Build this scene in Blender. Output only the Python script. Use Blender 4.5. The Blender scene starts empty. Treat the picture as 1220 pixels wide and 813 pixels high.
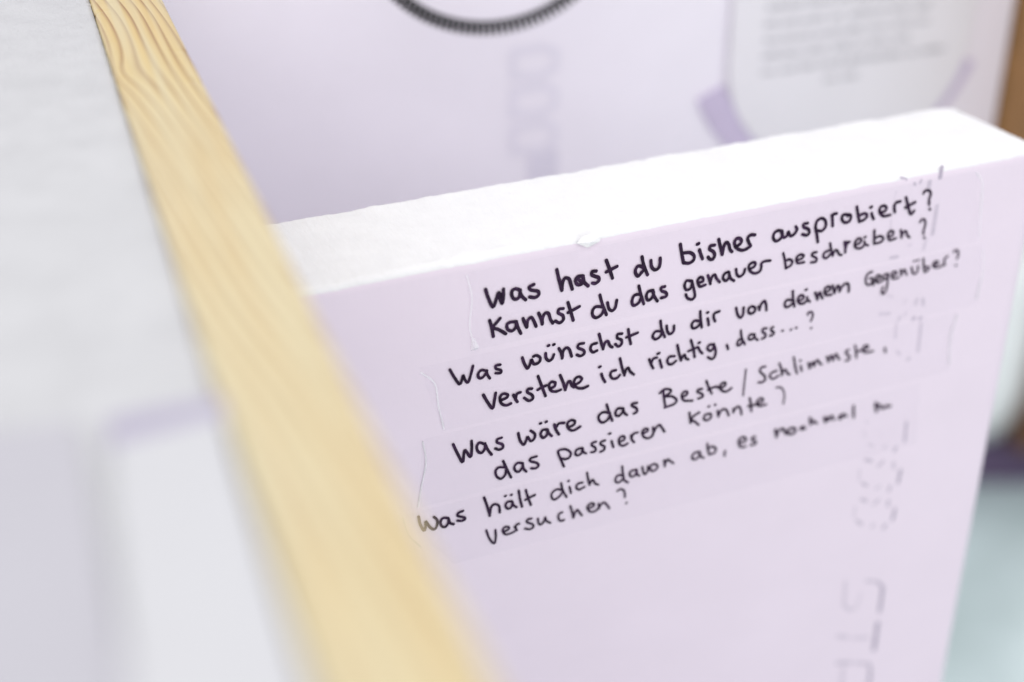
import bpy, bmesh, math, random
from math import radians, sin, cos, pi, sqrt
from mathutils import Vector, Matrix, noise
random.seed(7)
scene = bpy.context.scene
col = scene.collection

# ------------------------------------------------------------------ camera
cam_d = bpy.data.cameras.new('camera')
cam = bpy.data.objects.new('camera', cam_d); col.objects.link(cam)
cam.location = (0, 0, 1.35)
cam.rotation_euler = (radians(90 - 28.5), 0, 0)
cam_d.sensor_width = 36; cam_d.lens = 50
cam_d.clip_start = 0.01; cam_d.clip_end = 60
cam_d.dof.use_dof = True
cam_d.dof.focus_distance = 0.450
cam_d.dof.aperture_fstop = 3.8
scene.camera = cam

# ------------------------------------------------------------------ light
world = bpy.data.worlds.new('World'); scene.world = world
world.use_nodes = True
bg = world.node_tree.nodes['Background']
bg.inputs[0].default_value = (0.98, 0.98, 1.0, 1)
bg.inputs[1].default_value = 1.12

def area_light(name, loc, target, size, size_y, power, color):
    d = bpy.data.lights.new(name, 'AREA'); d.shape = 'RECTANGLE'
    d.size = size; d.size_y = size_y; d.energy = power; d.color = color
    o = bpy.data.objects.new(name, d); col.objects.link(o)
    o.location = loc
    o.rotation_euler = (Vector(target) - Vector(loc)).to_track_quat('-Z', 'Y').to_euler()
    return o
area_light('window_light', (-0.15, -1.6, 2.45), (0.05, 0.5, 1.1), 2.0, 1.6, 19, (1.0, 0.985, 0.97))
area_light('back_window_light', (1.9, 4.4, 1.9), (0.7, 1.5, 0.0), 1.4, 1.8, 45, (0.93, 0.98, 1.0))

scene.view_settings.view_transform = 'Standard'
scene.view_settings.look = 'None'
scene.view_settings.exposure = 0.11
scene.view_settings.gamma = 1

# ------------------------------------------------------------------ material helpers
def mat(name):
    m = bpy.data.materials.new(name); m.use_nodes = True
    nt = m.node_tree; return m, nt, nt.nodes['Principled BSDF']
def node(nt, t, **kw):
    n = nt.nodes.new(t)
    for k, v in kw.items():
        if hasattr(n, k): setattr(n, k, v)
        else: n.inputs[k].default_value = v
    return n
def coords(nt, scale=(1, 1, 1), rot=(0, 0, 0), loc=(0, 0, 0)):
    tc = node(nt, 'ShaderNodeTexCoord'); mp = node(nt, 'ShaderNodeMapping')
    mp.inputs['Scale'].default_value = scale; mp.inputs['Rotation'].default_value = rot; mp.inputs['Location'].default_value = loc
    nt.links.new(tc.outputs['Object'], mp.inputs['Vector']); return mp.outputs[0]
def tex_noise(nt, vec, scale, detail=3, rough=.5):
    n = node(nt, 'ShaderNodeTexNoise'); n.inputs['Scale'].default_value = scale
    n.inputs['Detail'].default_value = detail; n.inputs['Roughness'].default_value = rough
    nt.links.new(vec, n.inputs['Vector']); return n.outputs['Fac']
def ramp(nt, fac, stops):
    r = node(nt, 'ShaderNodeValToRGB'); e = r.color_ramp.elements
    while len(e) < len(stops): e.new(.5)
    for k, (p_, c) in enumerate(stops): e[k].position = p_; e[k].color = (*c, 1)
    nt.links.new(fac, r.inputs[0]); return r.outputs[0]
def bump(nt, b, h, strength, dist, prev=None):
    n = node(nt, 'ShaderNodeBump'); n.inputs['Strength'].default_value = strength; n.inputs['Distance'].default_value = dist
    nt.links.new(h, n.inputs['Height'])
    if prev is not None: nt.links.new(prev, n.inputs['Normal'])
    nt.links.new(n.outputs[0], b.inputs['Normal']); return n.outputs[0]
def simple(name, c, rough=.5, var=.06, scale=60, bumpd=None):
    m, nt, b = mat(name)
    f = tex_noise(nt, coords(nt), scale, 4)
    nt.links.new(ramp(nt, f, [(.3, tuple(x * (1 - var) for x in c)), (.7, tuple(min(1, x * (1 + var)) for x in c))]), b.inputs['Base Color'])
    b.inputs['Roughness'].default_value = rough
    if bumpd: bump(nt, b, tex_noise(nt, coords(nt), scale * 6, 4), .5, bumpd)
    return m

LILAC = (0.775, 0.675, 0.77)
def foam_skin(name, c):
    m, nt, b = mat(name)
    v = coords(nt)
    f = tex_noise(nt, coords(nt, (1, 1, 1.6)), 16, 5, .6)
    nt.links.new(ramp(nt, f, [(.3, tuple(x * .975 for x in c)), (.7, tuple(x * 1.012 for x in c))]), b.inputs['Base Color'])
    b.inputs['Roughness'].default_value = .48
    b.inputs['Subsurface Weight'].default_value = 0.0
    n1 = bump(nt, b, tex_noise(nt, coords(nt, (.35, 1, 6)), 120, 4, .6), .14, .0003)
    bump(nt, b, tex_noise(nt, v, 900, 3), .3, .00012, n1)
    return m
M_skin = foam_skin('lilac_foam_skin', LILAC)
M_skin_back = foam_skin('bluish_foam_skin', (0.86, 0.825, 0.905))
def foam_cut():
    m, nt, b = mat('cut_foam')
    f = tex_noise(nt, coords(nt), 90, 5, .65)
    nt.links.new(ramp(nt, f, [(.3, (.775, .77, .785)), (.7, (.82, .815, .83))]), b.inputs['Base Color'])
    b.inputs['Roughness'].default_value = .8
    n1 = bump(nt, b, tex_noise(nt, coords(nt, (1, .22, 1)), 420, 4, .65), .6, .0007)
    bump(nt, b, tex_noise(nt, coords(nt), 1100, 3, .6), .4, .00025, n1)
    return m
M_cut = foam_cut()
def ink_mat():
    m, nt, b = mat('marker_ink')
    f = tex_noise(nt, coords(nt, (1, 1, 1)), 380, 3, .6)
    nt.links.new(ramp(nt, f, [(.35, (.014, .005, .018)), (.62, (.034, .012, .042)), (.78, (.08, .035, .10))]), b.inputs['Base Color'])
    b.inputs['Roughness'].default_value = .5; b.inputs['Specular IOR Level'].default_value = .2
    return m
M_ink = ink_mat()
M_ink_thin, _nt, _b = mat('thin_marker_ink')
_b.inputs['Base Color'].default_value = (.13, .08, .20, 1); _b.inputs['Roughness'].default_value = .5
def tape_mat():
    m, nt, b = mat('clear_tape')
    b.inputs['Base Color'].default_value = (.74, .69, .80, 1)
    b.inputs['Roughness'].default_value = .27
    b.inputs['Alpha'].default_value = .05
    bump(nt, b, tex_noise(nt, coords(nt, (1, 1, 3)), 45, 3), .35, .0006)
    return m
M_tape = tape_mat()
m_, nt_, b_ = mat('tape_edge'); b_.inputs['Base Color'].default_value = (.93, .90, .95, 1); b_.inputs['Roughness'].default_value = .25; b_.inputs['Alpha'].default_value = .6
M_tape_edge = m_
INKS = []
for k in range(8):
    a = .08 + k * .1
    m_, nt_, b_ = mat('stamp_ink')
    c1 = tuple(LILAC[i] * (1 - a) + (.20, .17, .26)[i] * a for i in range(3))
    f = tex_noise(nt_, coords(nt_), 700, 3)
    nt_.links.new(ramp(nt_, f, [(.35, c1), (.7, tuple(c1[i] * .6 + LILAC[i] * .4 for i in range(3)))]), b_.inputs['Base Color'])
    b_.inputs['Roughness'].default_value = .5
    INKS.append(m_)
INKS_BACK = []
for k in range(2):
    m_, nt_, b_ = mat('faint_blue_ink'); b_.inputs['Base Color'].default_value = (.78 - .06 * k, .75 - .06 * k, .845 - .05 * k, 1); INKS_BACK.append(m_)
def stamp_level(a): return max(0, min(7, round((a - .08) / .1)))

def pine(name, light, mid, dark, freq, knot=None):
    m, nt, b = mat(name)
    L = nt.links
    d = tex_noise(nt, coords(nt, (16, 4.5, 16)), 1.0, 2, .4)
    d2 = tex_noise(nt, coords(nt, (55, 5, 55), loc=(3, 1, 0)), 1.0, 2, .5)
    tc = node(nt, 'ShaderNodeTexCoord'); sep = node(nt, 'ShaderNodeSeparateXYZ'); L.new(tc.outputs['Object'], sep.inputs[0])
    def mth(op, a, b2):
        n = node(nt, 'ShaderNodeMath', operation=op)
        for i, q in enumerate((a, b2)):
            if isinstance(q, (int, float)): n.inputs[i].default_value = q
            else: L.new(q, n.inputs[i])
        return n.outputs[0]
    y2 = mth('MULTIPLY', sep.outputs['Y'], .09)
    s = mth('ADD', sep.outputs['X'], y2)
    s = mth('ADD', s, mth('MULTIPLY', sep.outputs['Z'], .6))
    s = mth('ADD', s, mth('MULTIPLY', d, .022))
    s = mth('ADD', s, mth('MULTIPLY', d2, .0036))
    if knot:                                                     # growth rings swing round a knot near the edge
        dx = mth('MULTIPLY', mth('SUBTRACT', sep.outputs['X'], knot[0]), 210); dy = mth('MULTIPLY', mth('SUBTRACT', sep.outputs['Y'], knot[1]), 60)
        r2 = mth('ADD', mth('MULTIPLY', dx, dx), mth('MULTIPLY', dy, dy))
        s = mth('ADD', s, mth('DIVIDE', .0040, mth('ADD', r2, 1)))
    ph = mth('FRACT', mth('MULTIPLY', s, freq), 0)
    c = ramp(nt, ph, [(0, light), (.5, mid), (.74, tuple((mid[i] + dark[i]) / 2 for i in range(3))), (.86, dark), (.96, light)])
    fib = tex_noise(nt, coords(nt, (900, 22, 900)), 1.0, 3, .6)
    mx = node(nt, 'ShaderNodeMix', data_type='RGBA', blend_type='MULTIPLY')
    mx.inputs[0].default_value = 1
    L.new(c, mx.inputs[6]); L.new(ramp(nt, fib, [(.3, (.93, .92, .90)), (.65, (1, 1, 1))]), mx.inputs[7])
    big = tex_noise(nt, coords(nt, (25, 7, 25), loc=(9, 4, 2)), 1.0, 2)
    mx2 = node(nt, 'ShaderNodeMix', data_type='RGBA', blend_type='MULTIPLY'); mx2.inputs[0].default_value = 1
    L.new(mx.outputs[2], mx2.inputs[6]); L.new(ramp(nt, big, [(.35, (1, .91, .76)), (.6, (1, 1, 1))]), mx2.inputs[7])
    # heartwood side of the length is yellower; rings vary in strength
    yel = node(nt, 'ShaderNodeClamp'); L.new(mth('MULTIPLY', mth('ADD', sep.outputs['Y'], .02), 9), yel.inputs[0])
    mx3 = node(nt, 'ShaderNodeMix', data_type='RGBA', blend_type='MULTIPLY'); L.new(yel.outputs[0], mx3.inputs[0])
    L.new(mx2.outputs[2], mx3.inputs[6]); mx3.inputs[7].default_value = (.94, .81, .54, 1)
    vary = tex_noise(nt, coords(nt, (260, 9, 260), loc=(1, 7, 5)), 1.0, 1)
    mx4 = node(nt, 'ShaderNodeMix', data_type='RGBA'); L.new(ramp(nt, vary, [(.38, (.55, .55, .55)), (.6, (0, 0, 0))]), mx4.inputs[0])
    L.new(mx3.outputs[2], mx4.inputs[6]); mx4.inputs[7].default_value = (*[q * .93 for q in mid], 1)
    L.new(mx4.outputs[2], b.inputs['Base Color'])
    b.inputs['Roughness'].default_value = .45
    bump(nt, b, fib, .25, .0003)
    return m
M_pine = pine('pine_wood', (.67, .625, .465), (.64, .57, .37), (.29, .15, .04), 300, (-.0085, .088))

# ------------------------------------------------------------------ object helpers
def link(name, me, mats, parent=None, mtx=None):
    o = bpy.data.objects.new(name, me); col.objects.link(o)
    for m in (mats if isinstance(mats, (list, tuple)) else [mats]): me.materials.append(m)
    if parent is not None: o.parent = parent
    if mtx is not None: o.matrix_local = mtx
    return o
def mesh(name, verts, faces, mats, parent=None, mtx=None, smooth=False, idx=None):
    me = bpy.data.meshes.new(name); me.from_pydata(verts, [], faces)
    if smooth: me.polygons.foreach_set('use_smooth', [True] * len(me.polygons))
    if idx: me.polygons.foreach_set('material_index', idx)
    me.update(); return link(name, me, mats, parent, mtx)
def box_bm(x0, x1, y0, y1, z0, z1, bev=0, seg=2):
    bm = bmesh.new(); bmesh.ops.create_cube(bm, size=1)
    for v in bm.verts: v.co = Vector(((x0 + x1) / 2 + v.co.x * (x1 - x0), (y0 + y1) / 2 + v.co.y * (y1 - y0), (z0 + z1) / 2 + v.co.z * (z1 - z0)))
    if bev: bmesh.ops.bevel(bm, geom=bm.edges[:], offset=bev, segments=seg, profile=.5, affect='EDGES')
    return bm
def from_bm(name, bm, mats, parent=None, mtx=None, smooth=False):
    me = bpy.data.meshes.new(name); bm.to_mesh(me); bm.free()
    if smooth: me.polygons.foreach_set('use_smooth', [True] * len(me.polygons))
    return link(name, me, mats, parent, mtx)
def thing(name, label, cat, mtx=None, group=None):
    o = bpy.data.objects.new(name, None); col.objects.link(o); o.empty_display_size = .02
    if mtx is not None: o.matrix_world = mtx
    o['label'] = label; o['category'] = cat
    if group: o['group'] = group
    return o
def tag(o, label, cat, group=None):
    o['label'] = label; o['category'] = cat
    if group: o['group'] = group
    return o
def frame_of(origin, yaw):
    # local x runs along the board, local y into it, local z up
    return Matrix.Translation(origin) @ Matrix.Rotation(yaw, 4, 'Z')
def lathe(profile, n=48):
    vs, fs = [], []
    for r, z in profile:
        for k in range(n): vs.append((r * cos(2 * pi * k / n), r * sin(2 * pi * k / n), z))
    for i in range(len(profile) - 1):
        for k in range(n): fs.append((i * n + k, i * n + (k + 1) % n, (i + 1) * n + (k + 1) % n, (i + 1) * n + k))
    return vs, fs

GERMAN = {'wuenschst': 'wünschst', 'Gegenueber': 'Gegenüber', 'waere': 'wäre', 'koennte': 'könnte', 'haelt': 'hält'}
# handwriting: (tape, word, stroke width mm, strokes as x,z pairs in mm on the board's face)
WORDS = [
 (0,'Was',0.96,[[-79.87,-11.16,-78.96,-14.3,-77.41,-17.67,-76.19,-14.88,-75.52,-13.12,-75.12,-15.11,-74.34,-17.14,-73.95,-14.93,-73.9,-12.32],[-75.36,-13.36,-74.62,-14.79,-74.11,-13.62],[-68.36,-13.76,-69.82,-13.04,-71.08,-13.62,-70.95,-15.56,-69.82,-16.65,-68.56,-16.06,-68.27,-13.78],[-68.44,-13.75,-67.85,-15.78,-66.41,-17.54],[-63.65,-12.83,-65.21,-13.36,-64.57,-14.55,-62.23,-15.46,-62.01,-16.79,-63.28,-17.39,-65.06,-16.8]]),
 (0,'hast',0.98,[[-55.85,-9.33,-55.02,-12.89,-53.96,-16.88],[-53.96,-16.88,-53.71,-14.02,-52.88,-12.82,-51.57,-13.38,-50.98,-15.0,-50.32,-17.21],[-46.6,-13.41,-48.34,-13.18,-49.27,-14.28,-48.62,-15.92,-47.18,-16.13,-46.55,-15.05,-46.69,-13.39],[-46.68,-13.52,-46.19,-15.56,-44.75,-17.24],[-48.09,-14.31,-47.42,-15.09],[-42.04,-12.61,-43.36,-12.47,-43.63,-13.49,-42.52,-14.28,-41.09,-15.08,-41.05,-16.17,-42.13,-16.82,-43.24,-16.51],[-38.59,-9.55,-37.47,-12.43,-36.14,-16.25],[-38.44,-13.62,-36.79,-13.09,-34.69,-12.47]]),
 (0,'du',0.96,[[-24.56,-15.1,-26.74,-13.84,-27.82,-14.71,-27.84,-16.1,-26.88,-17.43,-25.58,-16.34,-24.56,-15.1],[-25.76,-10.86,-24.93,-14.07,-23.39,-17.66],[-22.42,-12.82,-22.03,-15.08,-20.73,-16.44,-19.39,-15.96,-18.98,-14.37,-19.03,-12.62]]),
 (0,'bisher',0.98,[[-11.8,-9.2,-11.03,-12.63,-10.21,-15.95],[-10.2,-16.04,-7.99,-16.61,-6.42,-15.82,-6.39,-14.19,-8.01,-12.86,-10.34,-12.54],[-4.46,-12.58,-3.72,-14.49,-3.04,-16.04],[-5.41,-10.43,-4.86,-10.27],[1.24,-12.01,-0.31,-11.97,-0.55,-13.12,0.95,-14.29,1.53,-15.74,0.92,-16.95,-0.27,-16.72,-0.95,-15.83],[2.64,-10.21,3.55,-13.25,4.43,-15.99],[4.43,-15.99,4.85,-13.05,5.69,-11.8,6.74,-12.97,7.26,-14.63,8.16,-15.69],[9.29,-13.99,10.83,-13.62,11.55,-12.56,10.78,-11.44,9.53,-11.29,8.83,-12.49,9.57,-14.4,11.5,-15.76,13.19,-15.91,14.96,-15.26],[15.26,-14.96,14.29,-13.3,13.87,-11.89,14.89,-10.97,16.59,-11.25]]),
 (0,'ausprobiert',0.9,[[27.3,-11.9,25.68,-11.38,24.29,-12.01,23.97,-13.65,25.09,-15.08,26.77,-14.72,27.59,-13.3,27.3,-11.9],[26.96,-11.98,28.04,-14.29,29.48,-13.93,29.82,-12.6,30.9,-14.38,32.33,-13.88,33.25,-12.48,32.62,-11.24],[37.32,-10.89,35.79,-10.92,35.92,-12.07,37.78,-13.09,38.46,-14.57,37.44,-15.29,35.63,-14.63],[42.37,-18.73,41.61,-15.85,40.75,-12.97,41.13,-10.78,42.95,-10.12,44.56,-11.41,44.85,-13.63,43.39,-14.82,41.68,-14.36],[46.9,-9.67,47.39,-11.47,47.79,-13.82],[47.14,-10.75,47.63,-9.49,48.84,-9.48],[53.97,-10.77,51.65,-10.44,51.34,-11.97,52.56,-13.42,54.34,-13.43,55.07,-12.06,54.34,-10.83,53.52,-11.14],[56.96,-8.45,57.91,-11.57,58.81,-14.25],[58.82,-14.34,60.82,-13.93,61.85,-12.83,61.01,-11.68,59.32,-11.74,58.38,-12.34],[63.64,-12.06,64.06,-13.14,64.88,-14.44],[62.79,-9.81,63.34,-9.63],[67.22,-12.43,69.22,-12.24,69.74,-11.19,68.54,-10.15,67.04,-10.57,67.05,-12.31,68.87,-14.01,71.77,-14.17],[73.63,-13.47,73.03,-11.29,73.6,-9.92,75.41,-9.79],[77.59,-8.66,78.91,-11.88,80.66,-15.43,82.0,-14.51],[77.96,-12.54,79.96,-11.83,81.88,-11.25]]),
 (0,'question_mark',0.77,[[84.98,-8.57,85.62,-7.62,87.54,-7.95,88.33,-9.38,87.94,-11.16,88.32,-13.32],[88.71,-14.92,89.08,-15.22]]),
 (0,'Kannst',0.91,[[-78.61,-22.03,-77.92,-24.76,-77.4,-27.91],[-75.07,-22.07,-76.54,-23.56,-77.59,-24.71,-75.5,-25.95,-73.19,-27.9],[-69.6,-24.44,-71.71,-24.19,-72.77,-24.82,-72.56,-26.39,-71.08,-27.37,-69.81,-26.35,-69.51,-24.45],[-69.6,-24.44,-68.96,-26.75,-68.02,-28.93],[-67.27,-23.86,-66.54,-25.98,-65.98,-27.19],[-65.98,-27.19,-65.69,-24.95,-64.5,-24.03,-63.64,-25.31,-62.76,-27.6],[-61.95,-23.06,-61.06,-25.43,-60.61,-27.28],[-60.61,-27.28,-60.55,-25.11,-59.71,-23.63,-58.5,-24.03,-57.82,-26.14,-56.93,-27.74],[-53.32,-23.4,-54.84,-23.29,-55.03,-24.56,-53.49,-25.77,-53.24,-27.36,-54.54,-28.18,-56.08,-27.18],[-51.75,-21.55,-50.67,-25.06,-49.72,-28.35],[-51.63,-25.16,-49.37,-24.46,-47.64,-23.87]]),
 (0,'du',0.89,[[-39.09,-25.87,-41.78,-25.21,-42.93,-26.51,-42.66,-28.34,-41.29,-29.22,-39.54,-28.35,-38.79,-26.74],[-40.44,-21.31,-39.44,-24.83,-37.82,-28.95],[-37.61,-24.63,-36.94,-26.99,-35.78,-27.9,-34.69,-27.02,-34.26,-24.45]]),
 (0,'das',0.9,[[-25.79,-24.1,-27.74,-24.05,-28.58,-25.43,-28.51,-27.01,-27.66,-27.77,-26.1,-27.07,-25.36,-25.44],[-26.39,-21.01,-25.56,-24.06,-24.23,-27.92],[-21.25,-23.63,-22.84,-23.83,-23.44,-25.4,-22.67,-26.99,-21.33,-26.38,-20.73,-24.85,-21.11,-23.66],[-21.24,-23.85,-20.43,-26.03,-19.17,-28.0],[-16.68,-23.23,-18.05,-23.4,-17.75,-24.58,-16.08,-25.6,-16.0,-26.96,-17.84,-27.11]]),
 (0,'genauer',0.84,[[-6.83,-23.22,-8.63,-22.85,-9.22,-24.53,-8.41,-26.18,-6.88,-25.91,-6.43,-24.2,-6.84,-23.13],[-6.5,-23.29,-5.38,-27.13,-5.0,-29.25,-6.11,-30.15,-7.82,-29.25,-8.53,-27.83],[-3.92,-24.49,-2.29,-24.28,-2.38,-23.09,-3.49,-22.64,-4.36,-23.73,-3.35,-25.96,-1.23,-25.81],[-0.54,-22.48,0.34,-24.69,0.67,-25.89],[0.65,-25.66,1.05,-23.48,2.09,-22.78,2.92,-24.31,4.25,-25.94],[7.33,-22.8,5.93,-23.2,5.44,-24.73,6.64,-25.97,7.75,-24.93,7.69,-23.1],[7.59,-22.99,8.52,-25.45,9.92,-26.64],[10.32,-22.41,10.85,-24.55,12.14,-25.5,13.51,-24.64,13.85,-23.11],[15.73,-23.49,17.47,-22.93,17.84,-21.73,16.58,-21.25,15.31,-22.13,15.89,-24.2,17.97,-25.54,19.88,-25.14,20.33,-23.72,20.2,-22.42,21.5,-21.77,23.72,-21.98]]),
 (0,'beschreiben',0.76,[[28.68,-20.2,29.65,-23.13,30.32,-26.12],[30.32,-26.12,32.14,-25.47,32.75,-24.2,31.47,-23.03,29.91,-23.28],[34.33,-24.06,36.67,-23.6,37.06,-22.61,35.5,-22.08,34.27,-23.13,34.94,-25.1,37.63,-25.31],[42.32,-22.49,40.81,-22.47,40.68,-23.46,42.5,-24.74,42.51,-26.04,40.48,-25.96],[47.44,-22.83,45.72,-23.28,45.4,-24.85,46.77,-25.58,48.39,-24.27],[47.6,-20.19,48.49,-23.13,49.37,-25.16],[49.16,-25.12,50.05,-23.29,51.13,-23.73,51.82,-25.08,53.03,-25.64],[53.6,-21.1,54.26,-23.31,54.48,-24.99],[54.32,-23.79,54.73,-21.87,55.82,-21.2],[53.56,-20.86,55.14,-21.16],[58.38,-22.94,60.22,-22.36,60.56,-21.12,59.2,-20.63,58.09,-21.96,58.62,-23.92,60.79,-24.57,62.1,-23.89],[62.02,-22.24,62.55,-23.41,63.85,-24.08],[61.85,-20.72,62.35,-20.58],[65.78,-18.76,66.1,-21.61,66.46,-24.02],[66.46,-24.02,69.32,-23.86,70.2,-22.72,68.7,-21.5,66.4,-21.9],[72.41,-22.67,74.06,-22.04,74.14,-20.88,72.74,-20.39,71.96,-21.78,73.02,-23.86,75.64,-23.65],[77.3,-20.88,77.87,-22.4,78.12,-23.95],[78.02,-23.37,78.68,-21.85,79.74,-21.81,80.53,-23.37,81.62,-24.43]]),
 (0,'question_mark',0.69,[[85.38,-19.33,86.13,-18.39,87.48,-19.01,87.92,-20.97,87.59,-22.8,87.68,-24.24],[88.14,-25.66,88.45,-25.91]]),
 (1,'Was',0.76,[[-92.13,-36.19,-90.55,-39.57,-88.93,-42.18,-88.07,-40.39,-87.71,-39.28,-87.24,-40.81,-86.13,-42.2,-85.12,-39.54,-84.37,-36.71],[-79.86,-39.47,-81.54,-38.93,-82.6,-39.79,-82.54,-41.28,-81.36,-41.7,-80.08,-40.53,-79.65,-39.52],[-79.86,-39.47,-79.45,-41.13,-78.7,-42.52],[-75.1,-38.46,-76.67,-38.44,-76.47,-39.61,-74.98,-40.41,-74.98,-41.44,-76.69,-41.12]]),
 (1,'wuenschst',0.82,[[-67.48,-37.7,-66.82,-39.87,-65.64,-42.04,-64.65,-40.38,-64.31,-39.11,-63.34,-41.0,-61.6,-40.74,-61.18,-39.26,-62.5,-38.05,-63.58,-38.16],[-59.32,-38.03,-59.12,-39.87,-58.1,-41.02,-57.01,-40.59,-56.37,-39.16],[-58.52,-35.48,-58.17,-35.42],[-56.64,-35.55,-56.29,-35.49],[-54.64,-37.31,-53.72,-39.32,-53.38,-41.21],[-53.38,-40.99,-53.08,-38.66,-51.99,-37.69,-50.86,-38.63,-50.01,-41.32],[-45.76,-37.48,-47.46,-37.45,-47.78,-38.64,-45.69,-40.12,-45.57,-41.43,-46.9,-41.89,-48.12,-41.15],[-41.03,-38.55,-42.73,-38.76,-43.22,-40.23,-42.28,-41.59,-40.8,-41.34],[-40.23,-35.38,-39.45,-38.36,-38.59,-41.3],[-38.59,-41.07,-37.98,-39.15,-36.96,-38.7,-36.21,-40.47,-35.18,-41.4],[-31.79,-37.14,-33.39,-37.0,-33.47,-38.35,-31.92,-39.48,-31.86,-41.01,-32.98,-41.58,-34.16,-40.48],[-29.55,-36.04,-29.06,-38.89,-28.38,-41.71],[-30.12,-38.88,-28.07,-38.52,-26.02,-38.11]]),
 (1,'du',0.8,[[-17.12,-39.5,-19.15,-39.14,-20.12,-40.21,-20.06,-41.29,-18.85,-42.12,-17.25,-41.32,-16.78,-39.8],[-17.58,-35.58,-16.93,-38.85,-15.57,-42.02],[-15.16,-37.94,-14.7,-40.12,-13.68,-41.36,-12.32,-40.55,-12.3,-38.57]]),
 (1,'dir',0.81,[[-2.2,-39.08,-4.39,-38.46,-5.41,-39.63,-4.92,-41.13,-3.25,-41.03,-2.01,-39.68],[-2.47,-35.31,-2.11,-38.26,-1.44,-41.58],[0.65,-38.63,0.98,-39.87,1.23,-41.23],[0.29,-36.42,0.62,-36.35],[3.67,-40.37,2.97,-38.81,3.19,-37.32,5.09,-36.94]]),
 (1,'von',0.79,[[11.66,-37.05,12.37,-39.54,13.6,-41.22,14.64,-40.27,14.64,-37.6],[17.86,-37.77,16.78,-38.38,16.83,-39.94,18.12,-40.6,19.3,-40.01,19.17,-38.57,17.86,-37.77],[20.65,-38.51,21.18,-39.94],[21.17,-39.8,21.8,-37.67,22.97,-36.89,23.74,-38.7,24.09,-40.66]]),
 (1,'deinem',0.76,[[34.35,-38.93,32.03,-38.53,31.43,-39.97,32.07,-41.2,33.81,-40.95,35.08,-39.56],[34.21,-35.45,34.63,-38.28,35.57,-41.71],[36.98,-39.82,38.72,-39.38,38.85,-38.31,37.62,-37.82,36.63,-38.94,37.35,-40.75,39.19,-41.29,40.48,-40.46],[40.47,-39.13,40.87,-40.31,41.89,-41.14],[39.56,-36.19,40.0,-36.04],[43.67,-38.04,44.38,-39.61,44.96,-41.03],[44.92,-40.68,45.15,-38.82,45.78,-38.48,46.49,-40.06,47.13,-41.01],[48.24,-38.75,49.63,-38.32,49.75,-37.25,48.5,-36.76,47.51,-37.88,48.27,-39.86,50.67,-40.36],[50.73,-36.79,51.92,-40.0],[51.89,-39.75,52.66,-37.66,53.42,-37.53,54.1,-39.88],[54.08,-39.73,55.26,-37.67,57.03,-37.22,57.88,-38.84,58.03,-40.7]]),
 (1,'Gegenueber',0.62,[[67.25,-34.81,65.61,-35.2,64.81,-36.95,65.41,-39.24,67.09,-39.83,67.8,-38.53],[66.45,-37.29,67.82,-37.56,68.61,-40.38],[69.3,-38.59,70.84,-38.18,70.94,-37.09,69.66,-36.74,69.12,-38.07,69.99,-39.6,72.11,-39.5],[74.14,-37.01,72.42,-37.29,72.53,-38.77,73.88,-38.8,74.48,-37.47],[74.4,-36.97,74.67,-40.42,74.58,-43.32,73.46,-44.8,72.64,-43.65,72.92,-42.0],[76.5,-38.36,78.07,-38.05,77.91,-37.05,76.52,-36.77,76.07,-38.03,76.96,-39.57,79.39,-39.58],[79.73,-36.59,80.48,-38.93],[80.44,-38.67,81.0,-37.09,81.7,-37.08,82.87,-39.26],[84.61,-36.6,85.58,-39.13,86.99,-39.41,87.6,-38.17,87.35,-36.66],[85.32,-34.37,85.64,-34.28],[86.96,-34.35,87.21,-34.26],[89.38,-34.15,90.07,-37.2,90.9,-39.81],[90.9,-39.81,92.44,-39.14,92.24,-37.97,90.53,-37.63],[94.7,-37.88,96.29,-37.46,96.13,-36.55,94.74,-36.52,94.25,-37.79,95.73,-38.96,98.2,-38.82,99.5,-38.34],[99.72,-38.63,99.14,-36.95,99.35,-35.96,100.46,-35.35]]),
 (1,'question_mark',0.59,[[102.79,-34.09,103.65,-33.63,104.89,-34.26,105.22,-36.03,104.88,-37.19],[104.8,-39.74,105.12,-39.95]]),
 (1,'Verstehe',0.82,[[-81.0,-47.95,-79.54,-51.04,-77.84,-53.76,-77.18,-50.95,-76.73,-48.33],[-75.03,-51.49,-72.86,-50.97,-72.65,-49.88,-74.16,-49.28,-75.24,-50.29,-74.82,-52.6,-73.09,-53.81,-71.43,-53.54],[-70.56,-50.54,-69.82,-52.33,-69.17,-53.5],[-69.82,-52.1,-69.3,-50.48,-68.08,-50.23],[-64.02,-49.85,-65.47,-49.73,-65.59,-50.85,-64.05,-52.15,-63.68,-53.53,-65.0,-54.13,-66.76,-52.63],[-61.9,-45.79,-60.63,-49.53,-59.12,-53.83],[-61.94,-50.82,-60.41,-50.28,-58.86,-49.96],[-57.51,-51.45,-55.96,-51.0,-55.76,-49.66,-57.1,-49.1,-57.97,-50.18,-57.05,-52.4,-55.26,-53.07,-53.7,-52.85],[-54.01,-47.31,-52.83,-50.36,-52.01,-53.34],[-52.02,-53.11,-51.17,-50.76,-50.37,-50.49,-49.8,-52.02,-48.87,-53.09],[-48.66,-52.3,-46.74,-51.6,-46.09,-50.46,-47.24,-49.49,-48.58,-50.09,-48.9,-51.78,-47.82,-53.44,-45.77,-54.22,-43.73,-53.88]]),
 (1,'ich',0.8,[[-38.91,-50.46,-38.3,-52.24,-37.42,-53.86],[-39.82,-47.69,-39.37,-47.61],[-33.55,-50.34,-35.06,-50.45,-35.57,-51.73,-34.59,-53.28,-32.96,-53.44,-31.98,-52.59],[-32.19,-46.24,-31.25,-49.95,-30.19,-53.11],[-30.21,-52.78,-29.73,-51.02,-28.91,-50.6,-28.15,-52.1,-26.68,-53.63]]),
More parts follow.
